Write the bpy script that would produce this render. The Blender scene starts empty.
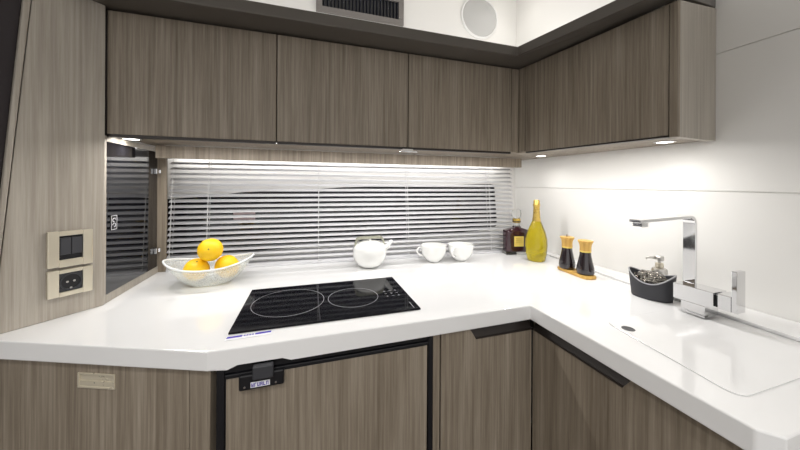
import bpy, bmesh, math, random
from mathutils import Vector, Matrix
random.seed(7)
PI = math.pi
sc = bpy.context.scene
COL = sc.collection

# ------------------------------------------------------------------ materials
def new_mat(name):
    m = bpy.data.materials.new(name); m.use_nodes = True
    nt = m.node_tree; b = nt.nodes['Principled BSDF']
    return m, nt, b
def plain(name, col, rough=.5, metal=0., spec=.5, coat=0., trans=0., ior=1.45, emis=None, estr=0., bump=0., bscale=60.):
    m, nt, b = new_mat(name)
    b.inputs['Base Color'].default_value = (*col, 1)
    b.inputs['Roughness'].default_value = rough
    b.inputs['Metallic'].default_value = metal
    b.inputs['Specular IOR Level'].default_value = spec
    b.inputs['Coat Weight'].default_value = coat
    b.inputs['Coat Roughness'].default_value = .03
    b.inputs['Transmission Weight'].default_value = trans
    b.inputs['IOR'].default_value = ior
    if emis:
        b.inputs['Emission Color'].default_value = (*emis, 1)
        b.inputs['Emission Strength'].default_value = estr
    tc = nt.nodes.new('ShaderNodeTexCoord'); n = nt.nodes.new('ShaderNodeTexNoise')
    n.inputs['Scale'].default_value = bscale
    nt.links.new(tc.outputs['Object'], n.inputs['Vector'])
    r = nt.nodes.new('ShaderNodeMapRange')
    r.inputs['To Min'].default_value = max(0, rough - .03); r.inputs['To Max'].default_value = min(1, rough + .03)
    nt.links.new(n.outputs['Fac'], r.inputs['Value']); nt.links.new(r.outputs['Result'], b.inputs['Roughness'])
    if bump:
        bp = nt.nodes.new('ShaderNodeBump'); bp.inputs['Strength'].default_value = bump; bp.inputs['Distance'].default_value = .002
        nt.links.new(n.outputs['Fac'], bp.inputs['Height']); nt.links.new(bp.outputs['Normal'], b.inputs['Normal'])
    return m
def wood(name, dark, mid, light, scale=1., rough=.42):
    m, nt, b = new_mat(name)
    N = nt.nodes.new; L = nt.links.new
    tc = N('ShaderNodeTexCoord')
    def noise(sx, sz, det, rg=.6, dist=0.):
        mp = N('ShaderNodeMapping'); mp.inputs['Scale'].default_value = (sx*scale, sx*scale, sz*scale)
        L(tc.outputs['Object'], mp.inputs['Vector'])
        n = N('ShaderNodeTexNoise'); n.inputs['Scale'].default_value = 1
        n.inputs['Detail'].default_value = det; n.inputs['Roughness'].default_value = rg; n.inputs['Distortion'].default_value = dist
        L(mp.outputs['Vector'], n.inputs['Vector']); return n
    n1 = noise(140, 3.2, 5, .7)          # fine straight pores
    n2 = noise(48, 1.5, 3, .6, .35)     # growth bands
    n3 = noise(12, .7, 2, .5, .5)        # wide colour drift
    a = N('ShaderNodeMath'); a.operation = 'MULTIPLY_ADD'; a.inputs[1].default_value = .54
    L(n1.outputs['Fac'], a.inputs[0])
    a2 = N('ShaderNodeMath'); a2.operation = 'MULTIPLY_ADD'; a2.inputs[1].default_value = .28
    L(n2.outputs['Fac'], a2.inputs[0]); L(a2.outputs[0], a.inputs[2])
    a3 = N('ShaderNodeMath'); a3.operation = 'MULTIPLY'; a3.inputs[1].default_value = .18
    L(n3.outputs['Fac'], a3.inputs[0]); L(a3.outputs[0], a2.inputs[2])
    cr = N('ShaderNodeValToRGB'); e = cr.color_ramp.elements
    e[0].position = .33; e[0].color = (*dark, 1); e[1].position = .67; e[1].color = (*light, 1)
    k = e.new(.5); k.color = (*mid, 1)
    L(a.outputs[0], cr.inputs['Fac']); L(cr.outputs['Color'], b.inputs['Base Color'])
    b.inputs['Roughness'].default_value = rough; b.inputs['Specular IOR Level'].default_value = .35
    bp = N('ShaderNodeBump'); bp.inputs['Strength'].default_value = .12; bp.inputs['Distance'].default_value = .001
    L(n1.outputs['Fac'], bp.inputs['Height']); L(bp.outputs['Normal'], b.inputs['Normal'])
    return m
OAK = wood('grey_oak', (.128, .101, .073), (.245, .204, .156), (.385, .334, .270))
OAKL = wood('grey_oak_lighter', (.280, .245, .203), (.390, .352, .300), (.510, .470, .410))  # same oak grain in lighter colours, for side panels, trim and frame
DARKWOOD = wood('dark_floor_wood', (.03, .02, .014), (.06, .042, .03), (.10, .07, .05), .5)
BAMBOO = wood('bamboo', (.42, .23, .05), (.60, .36, .09), (.72, .47, .14), 1.2, .45)
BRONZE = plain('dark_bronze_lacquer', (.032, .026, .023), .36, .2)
CORNICE = plain('brown_grey_cornice', (.098, .086, .074), .34, .1)
LEATHER = plain('dark_plum_trim', (.022, .016, .018), .5, bump=.2, bscale=300)
WHITE = plain('white_wall_panel', (.80, .79, .765), .38, spec=.4)
CEIL = plain('white_ceiling', (.82, .81, .79), .6)
STONE = plain('white_solid_surface', (.84, .84, .84), .09, coat=.3, bscale=9)
PORC = plain('white_porcelain', (.86, .86, .84), .12, coat=.4)
CHROME = plain('chrome', (.76, .76, .77), .05, 1.)
BRUSHED = plain('champagne_metal', (.74, .68, .55), .30, .75, bscale=20)
STEEL = plain('satin_steel', (.60, .58, .55), .32, 1.)
ALU = plain('blind_aluminium', (.66, .66, .68), .42, 0.)
CORD = plain('blind_cord', (.72, .72, .71), .7)
BLACK = plain('black_plastic', (.010, .010, .012), .30)
SOCKET = plain('graphite_plastic', (.045, .046, .052), .38)
BLACKGLASS = plain('black_ceramic_glass', (.004, .004, .006), .07, spec=.18)
PRINT = plain('grey_zone_print', (.42, .42, .44), .4)
GREY = plain('grey_rubber', (.040, .040, .046), .55, bump=.25, bscale=500)
GREYLIP = plain('light_grey_lip', (.30, .30, .31), .4)
WIRE = plain('stainless_wire', (.33, .31, .28), .22, 1.)
ORANGE = plain('orange_peel', (.97, .60, .012), .42, bump=.5, bscale=260)
STALK = plain('fruit_stalk', (.20, .22, .04), .7)
BLUE = plain('blue_print', (.045, .02, .42), .5)
PAPER = plain('white_label', (.82, .82, .86), .5)
PALEPINK = plain('pinkish_patch', (.58, .46, .48), .6)
GOLD = plain('gold_foil', (.60, .42, .11), .28, .85)
GOLDLABEL = plain('yellow_gold_label', (.74, .56, .13), .45, .1)
GLASS = plain('clear_glass', (.95, .96, .96), .02, trans=1., ior=1.3)
COGNAC = plain('dark_red_brown_liquor', (.030, .008, .014), .05, coat=.6)
YGLASS = plain('yellow_green_glass', (.80, .64, .02), .06, trans=.8, ior=1.25, coat=.5)
DARKGLASS = plain('dark_soy_glass', (.012, .007, .009), .05, coat=1.)
LENS = plain('lamp_lens', (.9, .9, .9), .4, emis=(1, .96, .88), estr=5)
LED = plain('led_tape', (.9, .9, .9), .4, emis=(1, .985, .96), estr=1.5)
GRILLE = plain('speaker_fabric', (.50, .50, .49), .75, bump=.4, bscale=900)
VENTDARK = plain('vent_black_fins', (.012, .013, .020), .35)
VENTFRAME = plain('vent_grey_frame', (.20, .185, .175), .4, .3)
FACEWHITE = plain('white_lacquer', (.78, .78, .77), .3)

def smoked(name, tint, mirror):
    m, nt, b = new_mat(name)
    b.inputs['Base Color'].default_value = (*tint, 1)
    b.inputs['Roughness'].default_value = .03
    g = nt.nodes.new('ShaderNodeBsdfGlossy'); g.inputs['Roughness'].default_value = .015
    g.inputs['Color'].default_value = (mirror, mirror, mirror, 1)
    a = nt.nodes.new('ShaderNodeAddShader')
    o = nt.nodes['Material Output']
    nt.links.new(b.outputs[0], a.inputs[0]); nt.links.new(g.outputs[0], a.inputs[1]); nt.links.new(a.outputs[0], o.inputs['Surface'])
    return m
SMOKE = smoked('smoked_mirror_glass', (.006, .006, .008), .085)
NIGHT = smoked('dark_window_glass', (.012, .012, .020), .02)
def frosted():
    m, nt, b = new_mat('frosted_dotted_glass')
    N = nt.nodes.new; L = nt.links.new
    b.inputs['Base Color'].default_value = (.86, .89, .91, 1); b.inputs['Roughness'].default_value = .16
    t = N('ShaderNodeBsdfTransparent'); t.inputs['Color'].default_value = (.96, .97, .95, 1)
    tc = N('ShaderNodeTexCoord'); v = N('ShaderNodeTexVoronoi'); v.inputs['Scale'].default_value = 400
    L(tc.outputs['Object'], v.inputs['Vector'])
    r = N('ShaderNodeMapRange'); r.inputs['From Min'].default_value = .2; r.inputs['From Max'].default_value = .55
    r.inputs['To Min'].default_value = .60; r.inputs['To Max'].default_value = .28
    L(v.outputs['Distance'], r.inputs['Value'])
    mx = N('ShaderNodeMixShader'); L(r.outputs[0], mx.inputs[0]); L(t.outputs[0], mx.inputs[1]); L(b.outputs[0], mx.inputs[2])
    L(mx.outputs[0], nt.nodes['Material Output'].inputs['Surface'])
    return m
FROST = frosted()

# ------------------------------------------------------------------ mesh helpers
def bev(bm, w, seg=2, ang=30):
    es = [e for e in bm.edges if len(e.link_faces) == 2 and e.calc_face_angle(0) > math.radians(ang)]
    if es and w > 0: bmesh.ops.bevel(bm, geom=es, offset=w, segments=seg, profile=.5, affect='EDGES', clamp_overlap=True)
def link(name, bm, mat, parent=None, smooth=False, loc=None):
    bmesh.ops.recalc_face_normals(bm, faces=bm.faces)
    me = bpy.data.meshes.new(name); bm.to_mesh(me); bm.free()
    o = bpy.data.objects.new(name, me); COL.objects.link(o)
    me.materials.append(mat)
    if smooth:
        for p in me.polygons: p.use_smooth = True
    if loc is not None: o.location = loc
    if parent is not None: o.parent = parent
    return o
def add_box(bm, x0, x1, y0, y1, z0, z1, w=0):
    b = bmesh.new(); bmesh.ops.create_cube(b, size=1)
    for v in b.verts:
        v.co = Vector((x0 if v.co.x < 0 else x1, y0 if v.co.y < 0 else y1, z0 if v.co.z < 0 else z1))
    if w: bev(b, w)
    merge(bm, b)
def merge(bm, b, M=None):
    me = bpy.data.meshes.new('t'); b.to_mesh(me); b.free()
    if M is not None: me.transform(M)
    bm.from_mesh(me); bpy.data.meshes.remove(me)
def box(name, x0, x1, y0, y1, z0, z1, mat, parent=None, w=.001):
    bm = bmesh.new(); add_box(bm, x0, x1, y0, y1, z0, z1, w); return link(name, bm, mat, parent)
def prism_bm(pts, w=0, seg=2):
    """pts: list of (x, y, zbottom, ztop)"""
    bm = bmesh.new()
    lo = [bm.verts.new((p[0], p[1], p[2])) for p in pts]; hi = [bm.verts.new((p[0], p[1], p[3])) for p in pts]
    n = len(pts)
    bm.faces.new(lo[::-1]); bm.faces.new(hi)
    for i in range(n): bm.faces.new((lo[i], lo[(i+1) % n], hi[(i+1) % n], hi[i]))
    bmesh.ops.recalc_face_normals(bm, faces=bm.faces)
    if w: bev(bm, w, seg)
    return bm
def prism(name, pts, mat, parent=None, w=.001, z=None):
    if z: pts = [(x, y, z[0], z[1]) for x, y in pts]
    return link(name, prism_bm(pts, w), mat, parent)
def wall_pts(a, b, t):
    """footprint of a board whose front runs a->b, with thickness t behind it (left of a->b)"""
    a = Vector(a); b = Vector(b); d = (b-a).normalized(); n = Vector((-d.y, d.x))*t
    return [tuple(a), tuple(b), tuple(b+n), tuple(a+n)]
def board(name, a, b, z0, z1, t, mat, parent=None, w=.001, zb=None):
    p = wall_pts(a, b, t)
    if zb:  # different heights at end b
        pts = [(*p[0], z0, z1), (*p[1], *zb), (*p[2], *zb), (*p[3], z0, z1)]
    else: pts = [(x, y, z0, z1) for x, y in p]
    return link(name, prism_bm(pts, w), mat, parent)
def lathe_bm(prof, seg=40, sx=1., sy=1.):
    bm = bmesh.new(); rings = []
    for r, z in prof:
        if r < 1e-6: rings.append([bm.verts.new((0, 0, z))])
        else: rings.append([bm.verts.new((r*sx*math.cos(2*PI*i/seg), r*sy*math.sin(2*PI*i/seg), z)) for i in range(seg)])
    for a, b in zip(rings, rings[1:]):
        for i in range(seg):
            j = (i+1) % seg
            if len(a) == 1 and len(b) == 1: continue
            if len(a) == 1: bm.faces.new((a[0], b[j], b[i]))
            elif len(b) == 1: bm.faces.new((a[i], a[j], b[0]))
            else: bm.faces.new((a[i], a[j], b[j], b[i]))
    return bm
def lathe(name, prof, mat, parent=None, seg=40, loc=None, sx=1., sy=1., smooth=True):
    o = link(name, lathe_bm(prof, seg, sx, sy), mat, parent, False, loc)
    if smooth: shade(o)
    return o
def shade(o, ang=35):
    me = o.data
    for p in me.polygons: p.use_smooth = True
    bm = bmesh.new(); bm.from_mesh(me)
    for e in bm.edges:
        if len(e.link_faces) == 2 and e.calc_face_angle(0) > math.radians(ang): e.smooth = False
    bm.to_mesh(me); bm.free()
def tube_bm(path, r, seg=10, flat=1., closed=False):
    bm = bmesh.new(); P = [Vector(p) for p in path]; rings = []; n = len(P)
    up = None
    for i, p in enumerate(P):
        if closed: t = (P[(i+1) % n]-P[i-1]).normalized()
        else: t = (P[min(i+1, n-1)]-P[max(i-1, 0)]).normalized()
        if up is None:
            up = Vector((0, 0, 1)) if abs(t.z) < .9 else Vector((0, 1, 0))
        s = t.cross(up).normalized(); up = s.cross(t).normalized()
        rr = r[i] if isinstance(r, (list, tuple)) else r
        rings.append([bm.verts.new(p + s*math.cos(2*PI*k/seg)*rr + up*math.sin(2*PI*k/seg)*rr*flat) for k in range(seg)])
    m = n if closed else n-1
    for i in range(m):
        a, b = rings[i], rings[(i+1) % n]
        for k in range(seg):
            j = (k+1) % seg; bm.faces.new((a[k], a[j], b[j], b[k]))
    if not closed: bm.faces.new(rings[0][::-1]); bm.faces.new(rings[-1])
    return bm
def tube(name, path, r, mat, parent=None, seg=10, flat=1., closed=False):
    o = link(name, tube_bm(path, r, seg, flat, closed), mat, parent, True); return o
def tag(o, label=None, cat=None, group=None, kind=None):
    if label: o['label'] = label
    if cat: o['category'] = cat
    if group: o['group'] = group
    if kind: o['kind'] = kind
    return o
def thing(name, loc, label, cat, group=None, rz=0.):
    o = bpy.data.objects.new(name, None); COL.objects.link(o); o.location = loc; o.rotation_euler.z = rz
    o.empty_display_size = .05
    return tag(o, label, cat, group)
def struct(o): o['kind'] = 'structure'; return o
def keep(o, root):
    """parent o (built in world coordinates) to root without moving it"""
    o.parent = root
    M = Matrix.LocRotScale(root.location, root.rotation_euler, None)
    if root.parent: M = Matrix.Translation(root.parent.location) @ M
    o.matrix_parent_inverse = M.inverted(); return o
def W(root, o): return keep(o, root)
def SUB(part, o): o.parent = part; return o     # sub-part of a part that sits at the identity

Z0 = .9          # worktop surface
XW, YW = 1.107, 1.38   # inner faces of the right and back walls
ZC = 2.27

# ------------------------------------------------------------------ the setting
struct(box('floor', -2.6, 1.25, -2.6, 1.5, -.05, 0, DARKWOOD, w=0))
struct(box('ceiling', -2.6, 1.25, -1.0, 1.5, ZC, ZC+.05, CEIL, w=0))
bm = bmesh.new()
for z0, z1 in ((0, 1.2105), (1.2135, 1.6005), (1.6035, ZC)): add_box(bm, XW, XW+.03, -1.6, YW+.03, z0, z1, .0012)
add_box(bm, XW+.004, XW+.06, -1.6, YW+.06, 0, ZC)
struct(link('wall_right', bm, WHITE))
# back wall with the hull window cut in it
WP = [(-.56, .925), (-.56, 1.160), (-.40, 1.172), (-.25, 1.190), (-.03, 1.198), (.166, 1.211), (.485, 1.219), (.945, 1.230),
      (.972, 1.224), (.990, 1.03), (.985, 1.000), (.95, .985), (.434, .955), (-.03, .945)]
bm = bmesh.new()
outer = [(-2.6, 0), (XW, 0), (XW, ZC), (-2.6, ZC)]
def ring_wall(bm, outer, hole, y0, y1):
    for y in (y0, y1):
        vo = [bm.verts.new((x, y, z)) for x, z in outer]; vh = [bm.verts.new((x, y, z)) for x, z in hole]
        es = [bm.edges.new((vo[i], vo[(i+1) % len(vo)])) for i in range(len(vo))] + [bm.edges.new((vh[i], vh[(i+1) % len(vh)])) for i in range(len(vh))]
        bmesh.ops.triangle_fill(bm, edges=es, use_beauty=True, use_dissolve=False)
        if y == y0: h0, o0 = vh, vo
    h1, o1 = vh, vo
    for A, B in ((h0, h1), (o0, o1)):
        for i in range(len(A)): bm.faces.new((A[i], A[(i+1) % len(A)], B[(i+1) % len(B)], B[i]))
ring_wall(bm, outer, WP, YW, YW+.04)
struct(link('wall_back', bm, WHITE))
win = bpy.data.objects.new('window_1', None); COL.objects.link(win); win.location = (.2, YW, 1.08); struct(win)
def inset(pts, d):
    cx = sum(p[0] for p in pts)/len(pts); cz = sum(p[1] for p in pts)/len(pts)
    return [(x-d*(1 if x > cx else -1), z-d*(1 if z > cz else -1)) for x, z in pts]
bm = bmesh.new(); ring_wall(bm, WP, inset(WP, .008), YW+.002, YW+.02)
W(win, link('window_frame', bm, BLACK))
bm = bmesh.new()
a = [bm.verts.new((x, YW+.008, z)) for x, z in inset(WP, .004)]; b = [bm.verts.new((x, YW+.018, z)) for x, z in inset(WP, .004)]
bm.faces.new(a); bm.faces.new(b[::-1])
for i in range(len(a)): bm.faces.new((a[i], b[i], b[(i+1) % len(a)], a[(i+1) % len(a)]))
W(win, link('pane', bm, NIGHT))
struct(box('wall_left', -2.64, -2.6, -1.6, YW, 0, ZC, WHITE, w=0))

# flat pale pink rectangle on the glass behind the slats
bm = bmesh.new(); add_box(bm, -.295, -.212, YW+.005, YW+.0075, 1.062, 1.108, .001)
tag(link('patch', bm, PALEPINK), 'pale pink rectangular sticker on the dark window glass behind the blind, above the fruit bowl', 'patch')

# ------------------------------------------------------------------ venetian blind
def blind_y(x, z):
    base = 1.292 + (x+.5)*(1.215-1.292)/1.47
    return base + (z-.9)*.085
bl = thing('venetian_blind', (.23, 1.26, Z0), 'silver horizontal venetian blind over the dark hull window behind the worktop', 'blind')
XL, XR = -.492, .972
bm = bmesh.new()
pitch = .0205; nsl = 20; wd = .0245; tilt = math.radians(23)
for i in range(nsl):
    z = .913 + i*pitch
    segs = 7; rows = []
    for xe in (XL, XR):
        yc = blind_y(xe, z); row = []
        for k in range(segs+1):
            s = (k/segs-.5); 
            crown = .0022*(1-(2*s)**2)
            dy = s*wd*math.cos(tilt) ; dz = s*wd*math.sin(tilt)
            row.append(bm.verts.new((xe, yc+dy-crown*math.sin(tilt), z+dz+crown*math.cos(tilt))))
        rows.append(row)
    for k in range(segs): bm.faces.new((rows[0][k], rows[1][k], rows[1][k+1], rows[0][k+1]))
o = link('slats', bm, ALU, smooth=True); W(bl, o)
md = o.modifiers.new('t', 'SOLIDIFY'); md.thickness = .0008
for nm, z0, z1, d in (('bottom_rail', .9005, .9085, .010), ('head_rail', 1.322, 1.345, .013)):
    p = [(XL, blind_y(XL, z0)-d), (XR, blind_y(XR, z0)-d), (XR, blind_y(XR, z0)+d), (XL, blind_y(XL, z0)+d)]
    W(bl, prism(nm, p, ALU, z=(z0, z1)))
for x in (-.482, -.362, .045, .43, .84, .964):
    pth = []; pth2 = []
    for i in range(nsl*2+1):
        z = .907+i*pitch/2; pth.append((x, blind_y(x, z)-.0128, z)); pth2.append((x, blind_y(x, z)+.0128, z))
    bm = tube_bm(pth, .0011, 6); merge(bm, tube_bm(pth2, .0011, 6))
    W(bl, link('ladder_cord', bm, CORD, smooth=True))

# pelmet above the blind
tag(box('pelmet', -.49, .996, 1.195, 1.213, 1.311, 1.3535, OAK), 'long grey oak pelmet board hiding the top of the venetian blind', 'pelmet')

# ------------------------------------------------------------------ left tall panel
A = Vector((-.629, .862)); Bp = Vector((-.515, .989)); D = (Bp-A).normalized(); Np = Vector((-D.y, D.x))
def lp(s, z, off=0.): q = A + D*s - Np*off; return (q.x, q.y, z)      # off > 0: towards the room
def plate_on_panel(bm, s0, s1, z0, z1, o0, o1, w=0, tri=None):
    b = bmesh.new(); vs = {}
    c = tri or [(s0, z0), (s1, z0), (s1, z1), (s0, z1)]
    lo = [b.verts.new(lp(s, z, o0)) for s, z in c]; hi = [b.verts.new(lp(s, z, o1)) for s, z in c]
    b.faces.new(lo[::-1]); b.faces.new(hi)
    for i in range(len(c)): b.faces.new((lo[i], lo[(i+1) % len(c)], hi[(i+1) % len(c)], hi[i]))
    bmesh.ops.recalc_face_normals(b, faces=b.faces)
    if w: bev(b, w)
    merge(bm, b)
lean = lambda z: .0415 + (z-1.643)*.070     # s of the leaning edge
tp = thing('tall_side_panel', (*lp(.08, Z0)[:2], Z0), 'tall lighter-toned oak panel left of the worktop carrying the switch and socket', 'panel')
bm = bmesh.new(); plate_on_panel(bm, 0, 0, 0, 0, -.010, 0, .0008, [(lean(.9), Z0+.0005), (.168, Z0+.0005), (.168, 1.6995), (lean(1.6995), 1.6995)])
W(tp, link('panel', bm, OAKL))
bm = bmesh.new(); plate_on_panel(bm, 0, 0, 0, 0, -.024, .004, .002, [(lean(.9)-.009, Z0+.0005), (lean(.9)-.002, Z0+.0005), (lean(1.7)-.002, 1.6995), (lean(1.7)-.013, 1.6995)])
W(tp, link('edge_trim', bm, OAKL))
bm = bmesh.new(); plate_on_panel(bm, 0, 0, 0, 0, -.05, -.006, .001, [(-.40, Z0+.0005), (lean(.9)-.0095, Z0+.0005), (lean(1.7)-.0135, 1.7), (lean(2.2)-.0135, 2.2), (-.40, 2.2)])
struct(link('wall_column', bm, LEATHER))

# switch
sw = thing('light_switch', lp(.104, 1.065), 'champagne framed double light switch on the tall oak panel, above the socket', 'light switch')
bm = bmesh.new()
for c in ((.065, .084, 1.024, 1.110), (.125, .143, 1.021, 1.108), (.084, .125, 1.098, 1.109), (.084, .125, 1.022, 1.040)): plate_on_panel(bm, *c, 0, .009, .0012)
W(sw, link('frame', bm, BRUSHED))
bm = bmesh.new(); plate_on_panel(bm, .084, .125, 1.040, 1.098, 0, .004); W(sw, link('backing', bm, BLACK))
for s0, s1 in ((.0855, .1042), (.1052, .1240)):
    bm = bmesh.new(); plate_on_panel(bm, s0, s1, 1.052, 1.093, .003, .0085, .001); W(sw, link('rocker', bm, SOCKET))
so = thing('power_socket', lp(.104, .98), 'champagne framed black round power socket on the tall oak panel, below the light switch', 'socket')
bm = bmesh.new()
for c in ((.065, .084, .952, 1.017), (.125, .143, .950, 1.015), (.084, .125, 1.007, 1.016), (.084, .125, .951, .962)): plate_on_panel(bm, *c, 0, .009, .0012)
W(so, link('frame', bm, BRUSHED))
bm = bmesh.new(); plate_on_panel(bm, .084, .125, .962, 1.007, 0, .005, .0005); ins = W(so, link('insert', bm, SOCKET))
def disc_on_panel(s, z, r, o0, o1, mat, name, par, ring=None):
    bm = bmesh.new(); n = 28
    c = [(s+r*math.cos(2*PI*i/n), z+r*math.sin(2*PI*i/n)) for i in range(n)]
    if ring:
        lo = [bm.verts.new(lp(*q, o1)) for q in c]; c2 = [(s+ring*math.cos(2*PI*i/n), z+ring*math.sin(2*PI*i/n)) for i in range(n)]
        hi = [bm.verts.new(lp(*q, o1)) for q in c2]; l2 = [bm.verts.new(lp(*q, o0)) for q in c]; h2 = [bm.verts.new(lp(*q, o0)) for q in c2]
        for i in range(n):
            j = (i+1) % n
            for q in ((lo[i], lo[j], hi[j], hi[i]), (lo[i], lo[j], l2[j], l2[i]), (hi[i], hi[j], h2[j], h2[i])): bm.faces.new(q)
    else: plate_on_panel(bm, 0, 0, 0, 0, o0, o1, 0, c)
    return SUB(par, link(name, bm, mat))
disc_on_panel(.1045, .9845, .0195, .004, .0085, SOCKET, 'well_ring', ins, ring=.0172)
disc_on_panel(.1045, .9845, .0172, .0045, .0056, BLACK, 'well', ins)
for s in (.0985, .1105): disc_on_panel(s, .9845, .0024, .005, .0062, STEEL, 'contact', ins)
bm = bmesh.new(); plate_on_panel(bm, .1025, .1065, .9665, .971, .005, .0078, .0005); SUB(ins, link('earth_clip', bm, STEEL))

# ------------------------------------------------------------------ corner cabinet with smoked glass
cc = thing('corner_cabinet', (-.56, 1.14, Z0), 'small oak corner cabinet with a smoked mirror glass door, left end of the worktop', 'cabinet')
W(cc, box('body', -.66, -.527, 1.004, 1.30, Z0+.0005, 1.354, OAK))
bm = bmesh.new()
add_box(bm, -.527, -.519, .991, .9995, Z0+.0005, 1.354, .0006)
add_box(bm, -.527, -.519, .9995, 1.290, Z0+.0005, .922, .0006)
add_box(bm, -.527, -.519, .9995, 1.290, 1.339, 1.354, .0006)
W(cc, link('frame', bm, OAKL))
W(cc, box('back_strip', -.527, -.494, 1.290, 1.30, Z0+.0005, 1.354, OAK))
gd = W(cc, box('glass_door', -.5265, -.5215, 1.0005, 1.2885, .9225, 1.3385, SMOKE, w=.0005))
for z in (1.268, .983):
    bm = bmesh.new(); add_box(bm, -.5214, -.512, 1.262, 1.283, z-.010, z+.010, .0015); add_box(bm, -.5214, -.509, 1.282, 1.2895, z-.007, z+.007, .0015)
    SUB(gd, link('hinge', bm, CHROME))
bm = bmesh.new()
add_box(bm, -.5214, -.5204, 1.022, 1.050, 1.094, 1.136, .0003)
ep = SUB(gd, link('emblem_plate', bm, BLACK))
bm = bmesh.new()
for y0, y1, z0, z1 in ((1.023, 1.0245, 1.095, 1.135), (1.0475, 1.049, 1.095, 1.135), (1.023, 1.049, 1.1335, 1.135), (1.023, 1.049, 1.095, 1.0965)): add_box(bm, -.5205, -.5200, y0, y1, z0, z1)
for c, sg in ((1.122, 1), (1.108, -1)):
    pth = [(-.5202, 1.036+sg*.007*math.cos(t), c+.005*math.sin(t)) for t in [k*PI*1.5/14 for k in range(15)]]
    merge(bm, tube_bm(pth, .0011, 6))
SUB(gd, link('emblem', bm, PAPER))

# ------------------------------------------------------------------ upper cabinets
ZB, ZT = 1.356, 1.6995
def upper(name, xa, xb, label, door_l, door_r):
    t = thing(name, ((xa+xb)/2, 1.19, ZB), label, 'cabinet', 'oak wall cabinets over the worktop')
    W(t, box('body', xa+.0005, xb-.0005, 1.0215, YW-.002, ZB+.003, ZT+.003, OAK, w=0))
    d = W(t, board('door', (door_l, 1.0), (door_r, 1.0), ZB+.004, ZT-.004, .020, OAK, w=.0012))
    SUB(d, board('door_edge', (door_l, 1.001), (door_r, 1.001), ZB-.004, ZB+.0038, .019, BRONZE, w=.0006))
    return t
SE = (-.521, -.094, .3425, .782)
bods = [(-.521, -.094), (-.094, .3425), (.3425, XW-.0015)]
labs = ['leftmost grey oak wall cabinet above the worktop, over the fruit bowl',
        'grey oak wall cabinet above the worktop, middle one, over the white pot',
        'grey oak wall cabinet above the worktop, last before the corner, over the white cups']
uc = []
for i in range(3):
    uc.append(upper('wall_cabinet', *bods[i], labs[i], SE[i]+.0015, SE[i+1]-.0015))
W(uc[2], board('filler', (.7835, 1.0), (.8175, 1.0), ZB+.004, ZT-.004, .020, OAK))
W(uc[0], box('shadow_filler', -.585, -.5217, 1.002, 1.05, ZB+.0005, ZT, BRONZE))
# right hand unit
rc = thing('wall_cabinet', (.97, .75, ZB), 'grey oak wall cabinet on the right wall with a lighter-toned oak end panel', 'cabinet', 'oak wall cabinets over the worktop')
W(rc, prism('body', [(.8695, .4955, ZB+.003, 1.688), (1.105, .5515, ZB+.003, 1.737), (1.105, 1.0210, ZB+.003, ZT+.003), (.8405, 1.0210, ZB+.003, ZT+.003)], OAK, w=0))
W(rc, board('filler', (.8175, .9985), (.8205, .966), ZB+.004, ZT-.004, .0195, OAK))
d = W(rc, board('door', (.8208, .963), (.8490, .4975), ZB+.002, ZT-.005, .020, OAK, zb=(ZB-.003, 1.676), w=.0012))
SUB(d, board('door_edge', (.8215, .963), (.8497, .4975), ZB-.003, ZB+.0018, .019, BRONZE, zb=(ZB-.008, ZB-.0032), w=.0006))
W(rc, prism('corner_post', [(.8492, .4955), (.8502, .4790), (.8545, .4765), (.874, .482), (.874, .4955)], OAK, z=(ZB-.008, 1.676)))
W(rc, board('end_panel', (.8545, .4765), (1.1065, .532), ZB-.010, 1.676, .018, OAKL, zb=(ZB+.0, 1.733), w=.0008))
W(uc[1], None or box('pull', .3110, .3745, .986, .9995, 1.3405, 1.3455, CHROME, w=.002))
W(uc[1], box('pull_bracket', .322, .362, .9985, 1.020, 1.3440, 1.3535, STEEL, w=.001))

# cornice around the tops
tag(prism('cornice', [(-.66, .905, 1.700, 1.735), (.733, .905, 1.700, 1.735), (.792, .468, 1.681, 1.716), (1.1065, .533, 1.735, 1.765),
                      (1.1065, .56, 1.735, 1.765), (.872, .52, 1.690, 1.716), (.842, 1.03, 1.700, 1.735), (-.66, 1.03, 1.700, 1.735)], CORNICE, w=.0025),
    'dark grey-brown cornice running along the tops of the wall cabinets', 'cornice')
# concealed light tape behind it
bm = bmesh.new(); add_box(bm, -.62, 1.08, 1.20, 1.212, 1.7002, 1.706)
tag(link('led_strip', bm, LED), 'white light tape on top of the wall cabinets along the back wall', 'light strip')
bm = bmesh.new(); add_box(bm, .98, .992, .60, 1.19, 1.727, 1.733)
tag(link('led_strip', bm, LED), 'white light tape on top of the wall cabinet along the right wall', 'light strip')

# puck lights under the cabinets
def area(name, loc, size, power, rot=(0, 0, 0), col=(1, .96, .9), shape='DISK', sy=None, spread=PI):
    l = bpy.data.lights.new(name, 'AREA'); l.energy = power; l.size = size; l.shape = shape; l.color = col; l.spread = spread
    if sy: l.size_y = sy
    o = bpy.data.objects.new(name, l); COL.objects.link(o); o.location = loc; o.rotation_euler = rot; o['kind'] = 'helper'; return o
def spot(name, loc, power, ang=100, blend=.6, r=.015, rot=(0, 0, 0), col=(1, .97, .93)):
    l = bpy.data.lights.new(name, 'SPOT'); l.energy = power; l.spot_size = math.radians(ang); l.spot_blend = blend; l.shadow_soft_size = r; l.color = col
    o = bpy.data.objects.new(name, l); COL.objects.link(o); o.location = loc; o.rotation_euler = rot; return o
pk = [(1.000, 1.075, ZB+.003, 'under the cabinets in the right-hand corner', .6), (1.010, .600, ZB+.003, 'under the right cabinet near its end panel', .45),
      (-.500, 1.075, ZB+.003, 'under the cabinets at the left end by the smoked glass door', 1.4)]
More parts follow.
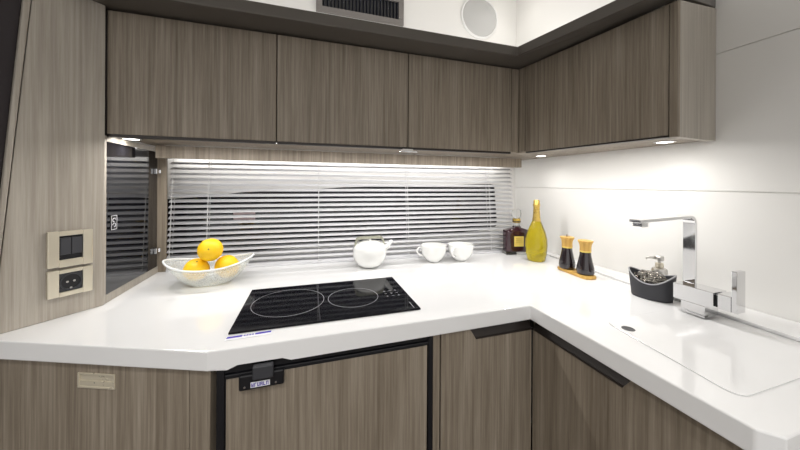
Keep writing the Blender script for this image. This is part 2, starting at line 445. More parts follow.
for x, y, z, l, pw in pk:
    t = thing('puck_light', (x, y, z), 'small round recessed light ' + l, 'light', 'round lights under the wall cabinets')
    b = lathe('bezel', [(.019, 0), (.0265, 0), (.0265, -.002), (.025, -.003), (.019, -.003), (.019, 0)], CHROME, t)
    b = lathe('lens', [(0, -.0006), (.0188, -.0006), (.0188, -.0022), (0, -.0022)], LENS, t)
    spot('puck_lamp', (x, y, z-.006), pw, 150, .8, .018)

# slim light bars recessed under the cabinets
DIM = plain('added_bar_diffuser', (.9, .9, .9), .4, emis=(1, .98, .96), estr=1.2)
BAR = plain('bar_diffuser', (.9, .9, .9), .4, emis=(1, .98, .96), estr=1.5)
for p, q, l in (((-.50, 1.026), (.80, 1.026), 'slim white light bar hidden behind the lower door edges of the back wall cabinets'), ((.855, .955), (.879, .53), 'slim white light bar hidden behind the lower door edge of the right wall cabinet')):
    b = thing('light_bar', ((p[0]+q[0])/2, (p[1]+q[1])/2, ZB+.003), l, 'light')
    W(b, board('housing', p, q, ZB+.0021, ZB+.0029, .014, STEEL, w=0))
    W(b, board('diffuser', p, q, ZB+.0006, ZB+.0020, .010, BAR, w=0))
b = thing('light_bar', (.2, 1.345, ZB+.003), 'added, unseen light bar brightening the wall behind the venetian blind', 'light')  # added light, out of sight, to brighten the wall behind the slats
W(b, box('housing', -.50, 1.0, 1.336, 1.352, ZB+.0021, ZB+.0029, STEEL, w=0)); W(b, box('diffuser', -.50, 1.0, 1.338, 1.350, ZB+.0006, ZB+.0020, DIM, w=0))
# ------------------------------------------------------------------ vent, speaker, ceiling lamp
vt = thing('air_vent', (.237, YW, 2.06), 'dark grey framed black air vent grille on the white wall above the cornice', 'vent')
bm = bmesh.new(); vx0, vx1, vz0, vz1 = .032, .443, 1.999, 2.135
for c in ((vx0, vx1, vz0, vz0+.026), (vx0, vx1, vz1-.026, vz1), (vx0, vx0+.026, vz0+.026, vz1-.026), (vx1-.026, vx1, vz0+.026, vz1-.026)): add_box(bm, c[0], c[1], YW-.014, YW-.0005, c[2], c[3], .0015)
W(vt, link('frame', bm, VENTFRAME))
bm = bmesh.new(); add_box(bm, vx0+.024, vx1-.024, YW-.003, YW-.0008, vz0+.024, vz1-.024)
W(vt, link('backing', bm, BLACK))
bm = bmesh.new()
n = 22
for i in range(n):
    x = vx0+.034+i*(vx1-vx0-.068)/(n-1); b = bmesh.new(); add_box(b, -.0012, .0012, -.005, .005, vz0+.027, vz1-.027)
    merge(bm, b, Matrix.Translation((x, YW-.008, 0)) @ Matrix.Rotation(math.radians(28), 4, 'Z'))
W(vt, link('fins', bm, VENTDARK))
sp = thing('wall_speaker', (.872, YW-.0005, 2.118), 'round white wall speaker above the cornice near the corner', 'speaker')
sp.rotation_euler.x = PI/2
R_ = .112
lathe('bezel', [(R_, 0), (R_, .006), (R_-.004, .009), (R_-.009, .008), (R_-.010, .003)], FACEWHITE, sp, seg=64)
lathe('grille', [(0, .0085), (.06, .0080), (R_-.012, .0055), (R_-.0095, .003), (0, .002)], GRILLE, sp, seg=64)

# ------------------------------------------------------------------ worktop
wt = thing('worktop', (.3, .95, Z0), 'glossy white solid surface worktop running along the window and right wall', 'worktop')
zb = Z0-.039
top = [(-.90, .945, zb), (-.603, .827, zb), (-.185, .659, zb), (-.150, .659, zb), (-.132, .659, zb+.007), (-.048, .659, zb+.007), (-.030, .659, zb), (.581, .659, zb), (.581, .237, zb), (.600, .216, zb),
       (XW-.001, .216, zb), (XW-.001, YW-.001, zb), (-.53, YW-.001, zb), (-.90, YW-.001, zb)]
W(wt, link('slab', prism_bm([(x, y, z, Z0) for x, y, z in top], .0028, 3), STONE))
W(wt, prism('rear_ledge', [(1.082, YW-.002, Z0+.0003, Z0+.007), (1.053, .944, Z0+.0003, Z0+.007), (1.022, .773, Z0+.0003, Z0+.008), (1.0, .5, Z0+.0003, Z0+.009), (.985, .23, Z0+.0003, Z0+.009), (XW-.0015, .23, Z0+.0003, Z0+.009), (XW-.0015, YW-.002, Z0+.0003, Z0+.007)], STONE, w=.003))

# flush sink cover with rounded corners
def rounded(pts, r, n=8):
    out = []
    m = len(pts)
    for i in range(m):
        p = Vector(pts[i]); a = Vector(pts[i-1]); b = Vector(pts[(i+1) % m])
        da = (a-p).normalized(); db = (b-p).normalized(); p0 = p+da*r; p1 = p+db*r
        for k in range(n+1):
            t = k/n; out.append(tuple((1-t)**2*p0+2*t*(1-t)*p+t*t*p1))
    return out
sk = thing('sink_cover', (.81, .39, Z0), 'white rounded cover lying flush over the sink in the right worktop', 'sink cover')
sp_ = rounded([(.640, .276), (.968, .276), (.985, .455), (.912, .462), (.908, .530), (.684, .530)], .028)
bm = prism_bm([(x, y, Z0+.0003, Z0+.0022) for x, y in sp_], .0009)
W(sk, link('cover', bm, STONE))
lathe_o = lathe('finger_hole', [(0, .0023), (.0095, .0023), (.011, .0026), (.012, .0028), (.013, .0023)], SOCKET, sk, seg=32)
lathe_o.location = (.699-.81, .485-.39, 0)

# ------------------------------------------------------------------ hob
hb = thing('induction_hob', (.06, .854, Z0), 'black glass two-zone induction hob set in the white worktop', 'hob')
hq = [(-.162, .7185), (.2845, .7185), (.2835, .989), (-.159, .989)]
W(hb, prism('glass', hq, BLACKGLASS, z=(Z0+.0003, Z0+.0045), w=.001))
zt = Z0+.0046
def ring(name, cx, cy, r, w, mat, par, rx=1.):
    bm = bmesh.new(); n = 72; rr = []
    for k, (q, z) in enumerate(((r-w, zt), (r-w, zt+.0002), (r+w, zt+.0002), (r+w, zt))):
        rr.append([bm.verts.new((cx+q*math.cos(2*PI*i/n), cy+q*math.sin(2*PI*i/n), z)) for i in range(n)])
    for a, b in zip(rr, rr[1:]+rr[:1]):
        for i in range(n): bm.faces.new((a[i], a[(i+1) % n], b[(i+1) % n], b[i]))
    return W(par, link(name, bm, mat))
ring('zone_ring', -.047, .861, .093, .0005, PRINT, hb); ring('zone_ring', .127, .844, .070, .0005, PRINT, hb)
random.seed(3)
for i in range(9):
    x = .222+(i % 3)*.017; y = .822+(i//3)*.020
    bm = bmesh.new()
    add_box(bm, x-.0035, x+.0035, y-.0006, y+.0006, zt, zt+.0002)
    if i % 2 == 0: add_box(bm, x-.0006, x+.0006, y-.0035, y+.0035, zt, zt+.0002)
    W(hb, link('touch_mark', bm, PRINT))
bm = bmesh.new(); add_box(bm, .030, .0312, .7255, .982, zt, zt+.0001); W(hb, link('centre_line', bm, GREY))
bm = bmesh.new(); add_box(bm, .268, .2692, .7255, .765, zt, zt+.0002); W(hb, link('edge_line', bm, PRINT))
# paper strip in front of the hob
st = thing('paper_strip', (-.118, .703, Z0), 'white and blue printed paper strip on the worktop by the front left of the hob', 'label')
bm = prism_bm([(-.163, .6925, Z0+.0003, Z0+.0008), (-.074, .6970, Z0+.0003, Z0+.0008), (-.073, .7120, Z0+.0003, Z0+.0008), (-.162, .7085, Z0+.0003, Z0+.0008)])
W(st, link('paper', bm, PAPER))
bm = prism_bm([(-.1615, .7005, Z0+.0008, Z0+.001), (-.132, .7020, Z0+.0008, Z0+.001), (-.1315, .7090, Z0+.0008, Z0+.001), (-.161, .7075, Z0+.0008, Z0+.001)])
merge(bm, prism_bm([(-.107, .7032, Z0+.0008, Z0+.001), (-.075, .7048, Z0+.0008, Z0+.001), (-.0745, .7115, Z0+.0008, Z0+.001), (-.1065, .7105, Z0+.0008, Z0+.001)]))
for i in range(4):
    x = -.129+i*.0054; y = .7030+i*.00025; merge(bm, prism_bm([(x, y, Z0+.0008, Z0+.001), (x+.0035, y+.0002, Z0+.0008, Z0+.001), (x+.0035, y+.0052, Z0+.0008, Z0+.001), (x, y+.005, Z0+.0008, Z0+.001)]))
W(st, link('print', bm, BLUE))

PULL = plain('brass_flush_pull', (.80, .73, .58), .28, .45)
# ------------------------------------------------------------------ base units
ZU = zb-.0005
FL = Vector((-.603, .827)); FR = Vector((-.185, .659)); FD = (FR-FL).normalized(); FN = Vector((-FD.y, FD.x))
def fl(s, off=0.): q = FL+FD*s+FN*off; return (q.x, q.y)
t = thing('base_cabinet', (*fl(.2, .02), 0), 'angled grey oak base cabinet with a brass flush pull at the left end', 'cabinet', 'oak base cabinets')
W(t, prism('body', [fl(-.30, .034), fl(.44, .034), (-.1715, .700), (-.1715, 1.15), (-.85, 1.15)], OAK, z=(.001, ZU)))
W(t, board('door', fl(-.30, .012), fl(.0285, .012), .05, ZU-.004, .020, OAK))
pd = W(t, board('door', fl(.0295, .012), fl(.4045, .012), .05, ZU-.004, .020, OAK))
W(t, board('corner_post', fl(.4055, .012), fl(.449, .012), .05, ZU-.001, .020, OAK))
def fbox(bm, s0, s1, z0, z1, o0, o1, w=0):
    p = [fl(s0, o0), fl(s1, o0), fl(s1, o1), fl(s0, o1)]
    merge(bm, prism_bm([(x, y, z0, z1) for x, y in p], w))
bm = bmesh.new()
hs0, hs1, hz0, hz1 = .163, .246, .807, .838
for c in ((hs0, hs1, hz1-.004, hz1), (hs0, hs1, hz0, hz0+.004), (hs0, hs0+.004, hz0+.004, hz1-.004), (hs1-.004, hs1, hz0+.004, hz1-.004)): fbox(bm, *c, .0092, .0118, .0006)
fr = SUB(pd, link('flush_pull', bm, PULL)); fr['label'] = 'brass flush pull'
bm = bmesh.new(); fbox(bm, hs0+.004, hs1-.004, hz0+.004, hz0+.015, .0102, .0119); fbox(bm, hs0+.004, hs1-.004, hz0+.0151, hz1-.004, .0116, .0119)
SUB(pd, link('pull_bowl', bm, PULL))
# fridge
fg = thing('fridge', (.06, .68, 0), 'built-in fridge with oak door and black frame below the hob', 'fridge')
W(fg, box('body', -.157, .295, .695, 1.15, .05, ZU, BLACK))
bm = bmesh.new(); y0, y1 = .6655, .6945
add_box(bm, -.170, -.156, y0, y1, .05, ZU, .001); add_box(bm, .284, .296, y0, y1, .05, ZU, .001)
add_box(bm, -.156, .284, y0+.003, y1, .846, ZU, .001); W(fg, link('frame', bm, BLACK))
dr = W(fg, box('door', -.1535, .2815, .6665, .694, .06, .8355, OAK, w=.0015))
W(fg, box('door_trim', -.1555, .2835, .6645, .694, .8360, .8445, BLACK, w=.0015))
W(fg, box('door_gasket', -.1555, -.1538, .668, .694, .06, .8358, BLACK, w=0))
lt = W(fg, box('latch', -.129, -.044, .6555, .6662, .812, .8435, BLACK, w=.0035))
bm = bmesh.new(); add_box(bm, -.103, -.064, .6475, .6600, .834, .862, .003); SUB(lt, link('latch_button', bm, SOCKET))
bm = bmesh.new(); add_box(bm, -.107, -.071, .6549, .6556, .8165, .8275, .0003); SUB(lt, link('latch_label', bm, PAPER))
bm = bmesh.new()
for i in range(6):   # bold blue characters
    x = -.1055+i*.0055
    add_box(bm, x, x+.0013, .6545, .6550, .8182, .8258)
    if i % 2: add_box(bm, x, x+.0042, .6545, .6550, .8245, .8258)
    else: add_box(bm, x, x+.0042, .6545, .6550, .8182, .8195)
    if i % 3 == 0: add_box(bm, x, x+.0042, .6545, .6550, .8213, .8226)
    if i % 3 != 1: add_box(bm, x+.0030, x+.0042, .6545, .6550, .8182, .8258)
SUB(lt, link('latch_print', bm, BLUE))
for x in (-.118, -.060):
    o = lathe('screw', [(0, .0012), (.002, .0010), (.0024, 0), (0, 0)], CHROME, seg=12); o.rotation_euler.x = PI/2; o.location = (x, .6555, .8195); SUB(lt, o)
# back base unit by the corner
t = thing('base_cabinet', (.45, .68, 0), 'grey oak base cabinet between the fridge and the inner corner', 'cabinet', 'oak base cabinets')
W(t, box('body', .2975, .5945, .690, 1.15, .05, ZU, OAK))
W(t, box('filler', .2975, .3155, .6675, .6895, .05, ZU, OAK))
def door_with_notch(a, b, h0, h1, depth, slope, z0, z1, tk, mat):
    """front board along a->b whose top is cut down by `depth` between h0 and h1 (distances from a)"""
    a = Vector(a); b = Vector(b); L = (b-a).length; d = (b-a)/L; n = Vector((-d.y, d.x))
    c = [(0, z0), (L, z0)]
    if h1 >= L-1e-6: c += [(L, z1-depth), (h0+slope, z1-depth), (h0, z1), (0, z1)]
    else: c += [(L, z1), (h1, z1), (h1-slope, z1-depth), (0, z1-depth)]
    bm = bmesh.new()
    f = [bm.verts.new((*(a+d*s), z)) for s, z in c]; g = [bm.verts.new((*(a+d*s+n*tk), z)) for s, z in c]
    bm.faces.new(f); bm.faces.new(g[::-1])
    for i in range(len(c)): bm.faces.new((f[i], g[i], g[(i+1) % len(c)], f[(i+1) % len(c)]))
    bmesh.ops.recalc_face_normals(bm, faces=bm.faces); bev(bm, .0006)
    return link('door', bm, mat), (a, d, n, c)
dz = .029
o, inf = door_with_notch((.3195, .6675), (.5925, .6675), .080, .999, dz, .018, .06, ZU-.002, .020, OAK)
W(t, o)
def grip(par, a, b, s0, s1, slope, left, z1):
    """dark angled grip profile filling the notch, its face leaning back"""
    a = Vector(a); b = Vector(b); d = (b-a).normalized(); n = Vector((-d.y, d.x))
    lo0, lo1 = (s0+slope, s1) if left else (s0, s1-slope)
    bm = bmesh.new()
    F = [(lo0, ZU-.002-dz, 0.), (lo1, ZU-.002-dz, 0.), (s1, ZU-.003, .014), (s0, ZU-.003, .014)]
    f = [bm.verts.new((*(a+d*s+n*o_), z)) for s, z, o_ in F]; g = [bm.verts.new((*(a+d*s+n*.0195), z)) for s, z, o_ in F]
    bm.faces.new(f); bm.faces.new(g[::-1])
    for i in range(4): bm.faces.new((f[i], g[i], g[(i+1) % 4], f[(i+1) % 4]))
    h = SUB(par, link('grip', bm, BRONZE)); h['label'] = 'dark bronze finger grip'
    bm = bmesh.new()
    q = [(lo0-.001, -.0015), (lo1+.001, -.0015), (lo1+.001, .001), (lo0-.001, .001)]
    merge(bm, prism_bm([(*(a+d*s+n*o_), ZU-.002-dz, ZU-.002-dz+.004) for s, o_ in q], .0003))
    SUB(par, link('grip_lip', bm, BRONZE))
grip(o, (.3195, .6675), (.5925, .6675), .080, .273, .018, True, ZU)
t = thing('base_cabinet', (.62, .45, 0), 'grey oak base cabinet with long dark grip under the sink cover on the right', 'cabinet', 'oak base cabinets')
W(t, box('body', .6165, 1.10, .228, .6880, .05, ZU, OAK))
o, inf = door_with_notch((.5955, .6660), (.5955, .2480), 0, .262, dz, .020, .06, ZU-.002, .020, OAK)
W(t, o)
grip(o, (.5955, .6660), (.5955, .2480), 0, .262, .020, False, ZU)
W(t, box('end_post', .5955, .6160, .229, .2465, .05, ZU, OAK))

# ------------------------------------------------------------------ fruit bowl with oranges
BX, BY = -.300, 1.105
bw = thing('fruit_bowl', (BX, BY, Z0), 'frosted white glass boat-shaped bowl on the worktop holding oranges', 'bowl', rz=math.radians(4))
def boat(a, b, h, lift, th):
    bm = bmesh.new(); nu, nv = 64, 14
    def P(u, v, sh):
        ang = 2*PI*u/nu; c, s = math.cos(ang), math.sin(ang)
        rho = v/nv
        x = (a-sh)*c*rho; y = (b-sh)*(abs(s)**1.15)*(1 if s >= 0 else -1)*rho
        zr = h+lift*abs(c)**2.4
        z = .0008+zr*max(0, (rho-.40)/.60)**1.6 + sh*(1-rho*.9)
        return (x, y, z)
    outer = [[bm.verts.new(P(u, v, 0)) for u in range(nu)] for v in range(1, nv+1)]
    inner = [[bm.verts.new(P(u, v, th)) for u in range(nu)] for v in range(1, nv+1)]
    for G in (outer, inner):
        for A_, B_ in zip(G, G[1:]):
            for u in range(nu): bm.faces.new((A_[u], A_[(u+1) % nu], B_[(u+1) % nu], B_[u]))
    bm.faces.new(outer[0][::-1]); bm.faces.new(inner[0])
    for u in range(nu): bm.faces.new((outer[-1][u], outer[-1][(u+1) % nu], inner[-1][(u+1) % nu], inner[-1][u]))
    return bm
o = link('bowl', boat(.128, .090, .063, .021, .004), FROST, bw, True)
rim = []
for u in range(64):
    ang = 2*PI*u/64; c, s = math.cos(ang), math.sin(ang)
    rim.append((.126*c, .088*(abs(s)**1.15)*(1 if s >= 0 else -1), .0638+.021*abs(c)**2.4))
tube('rim', rim, .0030, plain('frosted_rim', (.84, .86, .87), .25), bw, 8, 1., True)
def orange_bm(r, sq):
    bm = bmesh.new(); bmesh.ops.create_uvsphere(bm, u_segments=40, v_segments=24, radius=r)
    for v in bm.verts:
        q = v.co.normalized(); v.co.z *= sq
        if q.z > .9: v.co.z -= (q.z-.9)*r*.35
    return bm
fr_ = [(-.338, 1.098, .950, .0362, 'orange lying at the left in the frosted glass bowl', .5, .2),
       (-.253, 1.107, .951, .0375, 'orange lying at the right in the frosted glass bowl', -.4, .9),
       (-.298, 1.092, 1.012, .0362, 'orange resting on top of the two others in the glass bowl', 1.3, .4)]
for x, y, z, r, l, rx, ry in fr_:
    t = thing('orange', (x, y, z), 'whole yellow ' + l, 'orange', 'oranges in the glass bowl')
    t.rotation_euler = (rx, ry, 0)
    o = link('fruit', orange_bm(r, .95), ORANGE, t, True)
    lathe('stalk_button', [(0, .0015), (.0022, .001), (.003, -.001), (0, -.0015)], STALK, t, seg=10, loc=(0, 0, r*.95-.0375*.033))

# ------------------------------------------------------------------ white pot with bail handle
PX, PY = .237, 1.152
pt = thing('tea_pot', (PX, PY, Z0), 'squat white porcelain pot with spout and translucent hoop on the worktop behind the hob', 'pot')
prof = [(0, .001), (.030, .001), (.036, .003), (.050, .014), (.061, .032), (.0655, .050), (.0655, .068), (.062, .082), (.054, .092), (.047, .0955), (.044, .092), (.0435, .086), (.050, .075), (.058, .060), (.057, .040), (.045, .016), (.025, .008), (0, .008)]
lathe('body', prof, PORC, pt)
lathe('lid', [(.0435, .0915), (.0435, .0955), (.036, .100), (.020, .103), (.007, .1035), (.006, .105), (.007, .107), (.005, .109), (0, .109)], PORC, pt)
tube('spout', [(.050, -.012, .068), (.066, -.016, .078), (.078, -.019, .094), (.086, -.021, .103)], [.014, .010, .0075, .0065], PORC, pt, 14)
HOOP = plain('translucent_olive_hoop', (.50, .50, .40), .12, trans=.35, ior=1.3)
hp = []
for k in range(17):
    u = -1+2*k/16; hp.append((.063*math.copysign(abs(u)**.6, u), 0, .072+.048*(1-abs(u)**7)))
bm = bmesh.new()
fro = [bm.verts.new((x, -.007, z)) for x, y, z in hp]; bak = [bm.verts.new((x, .007, z)) for x, y, z in hp]
fr2 = [bm.verts.new((x*.94, -.007, z-.010)) for x, y, z in hp]; bk2 = [bm.verts.new((x*.94, .007, z-.010)) for x, y, z in hp]
for i in range(16):
    for a_, b_ in ((fro, bak), (bak, bk2), (bk2, fr2), (fr2, fro)): bm.faces.new((a_[i], a_[i+1], b_[i+1], b_[i]))
for i in (0, 16): bm.faces.new((fro[i], bak[i], bk2[i], fr2[i]))
bev(bm, .002); link('hoop_handle', bm, HOOP, pt)

# ------------------------------------------------------------------ cups
def cup(x, y, label, rz):
    t = thing('tea_cup', (x, y, Z0), label, 'cup', 'white porcelain cups by the blind', rz); t.scale = (1.13,)*3
    pr = [(0, .0012), (.018, .0005), (.020, .002), (.021, .004), (.034, .014), (.044, .032), (.0475, .052), (.0480, .062), (.0468, .0625), (.0462, .052), (.0425, .033), (.032, .0165), (.018, .008), (0, .007)]
    lathe('bowl', pr, PORC, t)
    pth = [(-.044, 0, .052), (-.056, 0, .054), (-.064, 0, .046), (-.062, 0, .034), (-.053, 0, .025), (-.040, 0, .022)]
    tube('handle', pth, .0042, PORC, t, 12, .8); return t
cup(.512, 1.150, 'white porcelain cup beside the blind, nearer the pot, its whole handle showing', math.radians(-10))
cup(.632, 1.135, 'white porcelain cup beside the blind, nearer the bottles, handle turned to the front', math.radians(32))

# ------------------------------------------------------------------ liquor decanter
cg = thing('liquor_bottle', (.946, 1.168, Z0), 'square dark liquor bottle with gold label and clear stopper in the corner', 'bottle', rz=math.radians(-14)); cg.scale = (1.2, 1.2, 1.12)
def box_part(name, x0, x1, y0, y1, z0, z1, mat, par, w): return link(name, (lambda b: (add_box(b, x0, x1, y0, y1, z0, z1, w), b)[1])(bmesh.new()), mat, par)
bm = prism_bm([(x, y, .0005, .0135) for x, y in rounded([(-.050, -.022), (.050, -.022), (.050, .022), (-.050, .022)], .006, 4)], .001)
link('glass_base', bm, GLASS, cg)
bm = bmesh.new(); lv = []
for z, a_, b_ in ((.014, .049, .021), (.090, .050, .022), (.100, .049, .021), (.106, .034, .016), (.112, .015, .012), (.118, .0125, .0115)):
    lv.append([bm.verts.new((x, y, z)) for x, y in rounded([(-a_, -b_), (a_, -b_), (a_, b_), (-a_, b_)], min(a_, b_)*.5, 4)])
for A_, B_ in zip(lv, lv[1:]):
    for i in range(len(A_)): bm.faces.new((A_[i], A_[(i+1) % len(A_)], B_[(i+1) % len(A_)], B_[i]))
bm.faces.new(lv[0][::-1]); bm.faces.new(lv[-1])
shade(link('body', bm, COGNAC, cg))
lb = box_part('label', -.019, .019, -.0228, -.0218, .036, .078, GOLDLABEL, cg, .0003)
bm = bmesh.new()
for z in (.068, .060, .052): add_box(bm, -.012, .012, -.0232, -.0227, z, z+.002)
link('label_print', bm, GOLD, lb)
lathe('neck', [(.0125, .118), (.0110, .124), (.0110, .132), (0, .132)], GLASS, cg, seg=24)
lathe('gold_collar', [(.0135, .132), (.0150, .134), (.0150, .148), (.0135, .150), (0, .150)], GOLD, cg, seg=32)
lathe('collar_ring', [(.0152, .1355), (.0158, .136), (.0158, .139), (.0152, .1395)], BLACK, cg, seg=32)
lathe('stopper', [(.010, .150), (.012, .153), (.017, .160), (.018, .172), (.0155, .184), (.009, .190), (0, .191)], GLASS, cg, seg=32)

# ------------------------------------------------------------------ sparkling wine bottle
wb = thing('wine_bottle', (.948, 1.043, Z0), 'yellow-green bulging wine bottle with gold neck foil in front of the dark bottle', 'bottle')
lathe('body', [(0, .006), (.024, .003), (.032, .001), (.037, .006), (.0415, .030), (.0445, .070), (.0430, .095), (.036, .125), (.026, .150), (.0165, .172), (.0140, .185), (0, .185)], YGLASS, wb, seg=48)
lathe('foil', [(.0175, .170), (.0152, .186), (.0135, .210), (.0128, .232), (.0145, .236), (.0145, .243), (.0125, .246), (.0125, .258), (.010, .262), (0, .262)], GOLD, wb, seg=32)
# ------------------------------------------------------------------ mills on tray
ty = thing('condiment_tray', (.949, .846, Z0), 'narrow bamboo tray on the worktop under the two dark cruets', 'tray', rz=math.radians(85))
link('board', prism_bm([(x, y, .0005, .0105) for x, y in rounded([(-.074, -.027), (.074, -.027), (.074, .027), (-.074, .027)], .024, 6)], .002), BAMBOO, ty)
def cruet(x, y, label, nub):
    t = thing('cruet', (x, y, Z0+.0108), label, 'cruet', 'dark glass cruets on the bamboo tray')
    lathe('glass_body', [(0, .0004), (.024, .0004), (.0275, .004), (.0285, .014), (.027, .026), (.0225, .046), (.0185, .066), (.0175, .078), (0, .078)], DARKGLASS, t, seg=40)
    lathe('gold_band', [(.0180, .0785), (.0182, .0785), (.0182, .084), (.0172, .084), (0, .084)], GOLDLABEL, t, seg=40)
    lathe('wooden_top', [(.0182, .0842), (.0180, .095), (.0195, .106), (.0245, .1165), (.0245, .119), (.019, .120), (.010, .1195), (0, .1195)], BAMBOO, t, seg=40)
    if nub: lathe('knob', [(0, .1198), (.004, .1198), (.005, .124), (.004, .128), (0, .129)], STEEL, t, seg=16)
cruet(.948, .884, 'dark glass cruet with flared wooden top and small knob, nearer the wine bottle', True)
cruet(.950, .808, 'dark glass cruet with flared wooden top and no knob, nearer the faucet', False)

# ------------------------------------------------------------------ scourer caddy and soap dispenser
CX, CY = .962, .603
cd = thing('sponge_caddy', (CX, CY, Z0), 'dark grey boat-shaped caddy with light rim beside the chrome faucet', 'caddy', rz=math.radians(-72))
def caddy_bm(a, b, sh, zfloor):
    bm = bmesh.new(); nu = 56; rows = []
    for k in range(8):
        f = k/7; row = []
        for u in range(nu):
            ang = 2*PI*u/nu; c, s = math.cos(ang), math.sin(ang)
            top = .062+.015*abs(c)**2 if s > 0 else .046+.031*abs(c)**2.0
            g = .86+.14*f
            row.append(bm.verts.new(((a-sh)*g*c, (b-sh)*g*s, zfloor+(top-zfloor)*f)))
        rows.append(row)
    for A_, B_ in zip(rows, rows[1:]):
        for u in range(nu): bm.faces.new((A_[u], A_[(u+1) % nu], B_[(u+1) % nu], B_[u]))
    return bm, rows
bm, ro = caddy_bm(.055, .035, 0, .0006); b2, ri = caddy_bm(.055, .035, .003, .006)
bm.faces.new([ro[0][u] for u in range(56)][::-1]); b2.faces.new(ri[0])
merge(bm, b2)
link('shell', bm, GREY, cd, True)
rp = []
for u in range(56):
    ang = 2*PI*u/56; c, s = math.cos(ang), math.sin(ang)
    top = .062+.015*abs(c)**2 if s > 0 else .046+.031*abs(c)**2.0
    rp.append((.0535*c, .0335*s, top))
tube('rim', rp, .0020, GREYLIP, cd, 8, 1, True)
random.seed(11)
bm = bmesh.new()
for k in range(44):   # scribble of wire loops
    ax = Vector((random.gauss(0, 1), random.gauss(0, 1), random.gauss(0, 1))).normalized()
    q = ax.to_track_quat('Z', 'Y').to_matrix(); R = random.uniform(.72, 1.0)
    pth = []
    n = 26
    for i in range(n):
        th = 2*PI*i/n; rr = R*(1+.10*math.sin(5*th+k))
        v = q @ Vector((rr*math.cos(th), rr*math.sin(th), .18*math.sin(3*th+k)))
        pth.append((v.x*.040, v.y*.0255, v.z*.030))
    merge(bm, tube_bm(pth, .0011, 5, 1, True))
so_ = link('steel_scourer', bm, WIRE, smooth=True); so_.location = (CX-.004, CY-.001, Z0+.049); so_.rotation_euler.z = math.radians(-72)
tag(so_, 'tangled steel wire scourer sitting in the dark grey caddy', 'scourer')
sd = thing('soap_dispenser', (1.043, .632, Z0+.0092), 'small champagne metal pump soap dispenser behind the grey caddy', 'soap dispenser'); sd.scale = (.92, .92, .92)
lathe('bottle', [(0, .0003), (.021, .0003), (.022, .003), (.022, .062), (.020, .068), (.011, .071), (0, .071)], STEEL, sd, seg=32)
lathe('collar', [(.0105, .0712), (.0115, .0725), (.0115, .085), (.009, .087), (0, .087)], BRUSHED, sd, seg=24)
lathe('pump_head', [(.004, .087), (.004, .094), (.011, .0945), (.0125, .097), (.0125, .107), (.011, .109), (0, .109)], STEEL, sd, seg=24)
tube('nozzle', [(-.008, .004, .103), (-.022, .012, .1035), (-.033, .018, .102), (-.035, .019, .098)], [.0042, .0038, .0034, .003], STEEL, sd, 10)

# ------------------------------------------------------------------ faucet
fc = thing('faucet', (.955, .49, Z0), 'square chrome kitchen faucet with flat spout and side lever', 'faucet')
W(fc, box('base_block', .932, .985, .4665, .515, Z0+.0026, .932, CHROME, w=.0006))
W(fc, box('body', .930, .982, .450, .531, .9325, .972, CHROME, w=.0008))
W(fc, box('cartridge', .938, .974, .4440, .4496, .938, .966, BLACK, w=.0004))
kb = W(fc, box('knob', .933, .979, .4205, .4437, .936, .9725, CHROME, w=.0010))
SUB(kb, box('lever', .934, .966, .4105, .4202, .936, 1.032, CHROME, w=.0010))
bm = bmesh.new()
th = .007; R2 = .022; xr, zt2 = .9785, 1.1500
path = [(xr, .9725), (xr, zt2-R2)]
for k in range(1, 9):
    an = k*PI/2/8; path.append((xr-R2+R2*math.cos(an), zt2-R2+R2*math.sin(an)))
path.append((.770, zt2-.006))
inn = [(xr-th, .9725), (xr-th, zt2-R2)]
for k in range(1, 9):
    an = k*PI/2/8; inn.append((xr-R2+(R2-th)*math.cos(an), zt2-R2+(R2-th)*math.sin(an)))
inn.append((.770, zt2-.006-th))
ya, yb = .506, .5335
G = [[bm.verts.new((x, y, z)) for x, z in L] for L, y in ((path, ya), (path, yb), (inn, yb), (inn, ya))]
n = len(path)
for q in range(4):
    A_, B_ = G[q], G[(q+1) % 4]
    for i in range(n-1): bm.faces.new((A_[i], A_[i+1], B_[i+1], B_[i]))
for i in (0, n-1): bm.faces.new([G[q][i] for q in range(4)])
bmesh.ops.recalc_face_normals(bm, faces=bm.faces); bev(bm, .0007, 1, 50)
o = link('spout', bm, CHROME); shade(o, 30); W(fc, o)
SUB(o, box('aerator', .778, .800, .5085, .531, zt2-.0235, zt2-.0135, CHROME, w=.001))

# ------------------------------------------------------------------ camera
cam = bpy.data.cameras.new('camera'); co = bpy.data.objects.new('camera', cam); COL.objects.link(co)
cam.sensor_width = 36; cam.lens = 294.98/800*36; cam.shift_y = -(225-183.42)/800; cam.clip_start = .01
YAW, ROLL = .303859, .006
co.matrix_world = Matrix.Translation((0, 0, 1.23)) @ Matrix.Rotation(-YAW, 4, 'Z') @ Matrix.Rotation(PI/2, 4, 'X') @ Matrix.Rotation(ROLL, 4, 'Z')
sc.camera = co
sc.cycles.sample_clamp_indirect = 3.0
sc.cycles.caustics_reflective = False; sc.cycles.caustics_refractive = False

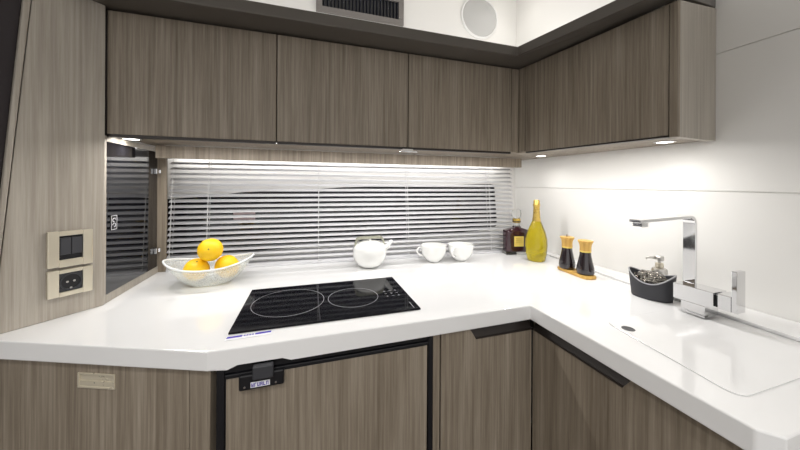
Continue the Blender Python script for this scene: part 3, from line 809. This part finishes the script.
# ------------------------------------------------------------------ light
for m in (LENS, LED, DIM, BAR): m.cycles.emission_sampling = 'NONE'      # the lamps below carry their light
def bar_lamp(p, q, z, wd_, pw, rot):
    L_ = (Vector(q)-Vector(p)).length; an = math.atan2(q[1]-p[1], q[0]-p[0])
    l = bpy.data.lights.new('bar_lamp', 'AREA'); l.shape = 'RECTANGLE'; l.size = L_; l.size_y = wd_; l.energy = pw; l.color = (1, .98, .955)
    o = bpy.data.objects.new('bar_lamp', l); COL.objects.link(o)
    o.matrix_world = Matrix.Translation(((p[0]+q[0])/2, (p[1]+q[1])/2, z)) @ Matrix.Rotation(an, 4, 'Z') @ Matrix.Rotation(rot, 4, 'X')
bar_lamp((-.50, 1.031), (.80, 1.031), ZB+.0003, .010, 2.9, 0)
bar_lamp((.860, .955), (.884, .53), ZB+.0003, .010, 1.35, 0)
bar_lamp((-.50, 1.344), (1.0, 1.344), ZB+.0003, .012, 1.0, 0)  # lamp of the added bar behind the blind
bar_lamp((-.60, 1.206), (1.08, 1.206), 1.709, .012, 3.2, PI-math.radians(-35))
bar_lamp((.986, .62), (.986, 1.18), 1.742, .012, .8, PI-math.radians(35))
w = bpy.data.worlds.new('world'); sc.world = w; w.use_nodes = True
w.node_tree.nodes['Background'].inputs['Color'].default_value = (1, .985, .965, 1)
w.node_tree.nodes['Background'].inputs['Strength'].default_value = .75
def downlight(x, y, label, pw, ang=120, rot=(0, 0, 0)):
    t = thing('ceiling_light', (x, y, ZC), label, 'light', 'round ceiling downlights')
    lathe('bezel', [(.032, -.0005), (.046, -.0005), (.046, -.004), (.043, -.006), (.032, -.006), (.032, -.0005)], STEEL, t, seg=32)
    lathe('lens', [(0, -.0008), (.0315, -.0008), (.0315, -.004), (0, -.004)], LENS, t, seg=32)
    spot('ceiling_lamp', (x, y, ZC-.012), pw, ang, .7, .03, rot)
downlight(.97, 1.24, 'round ceiling downlight tucked in the corner above the speaker', 0.6)
downlight(.10, -.75, 'added, unseen ceiling downlight over the floor in front of the sink', 34)  # added room light, out of view, to brighten doors and worktop
downlight(-.50, -.25, 'added, unseen ceiling downlight over the floor in front of the hob', 30)  # second added room light, also out of view

sc.view_settings.view_transform = 'Standard'; sc.view_settings.look = 'None'
sc.view_settings.gamma = 1; sc.view_settings.use_curve_mapping = False
sc.view_settings.exposure = 0.54
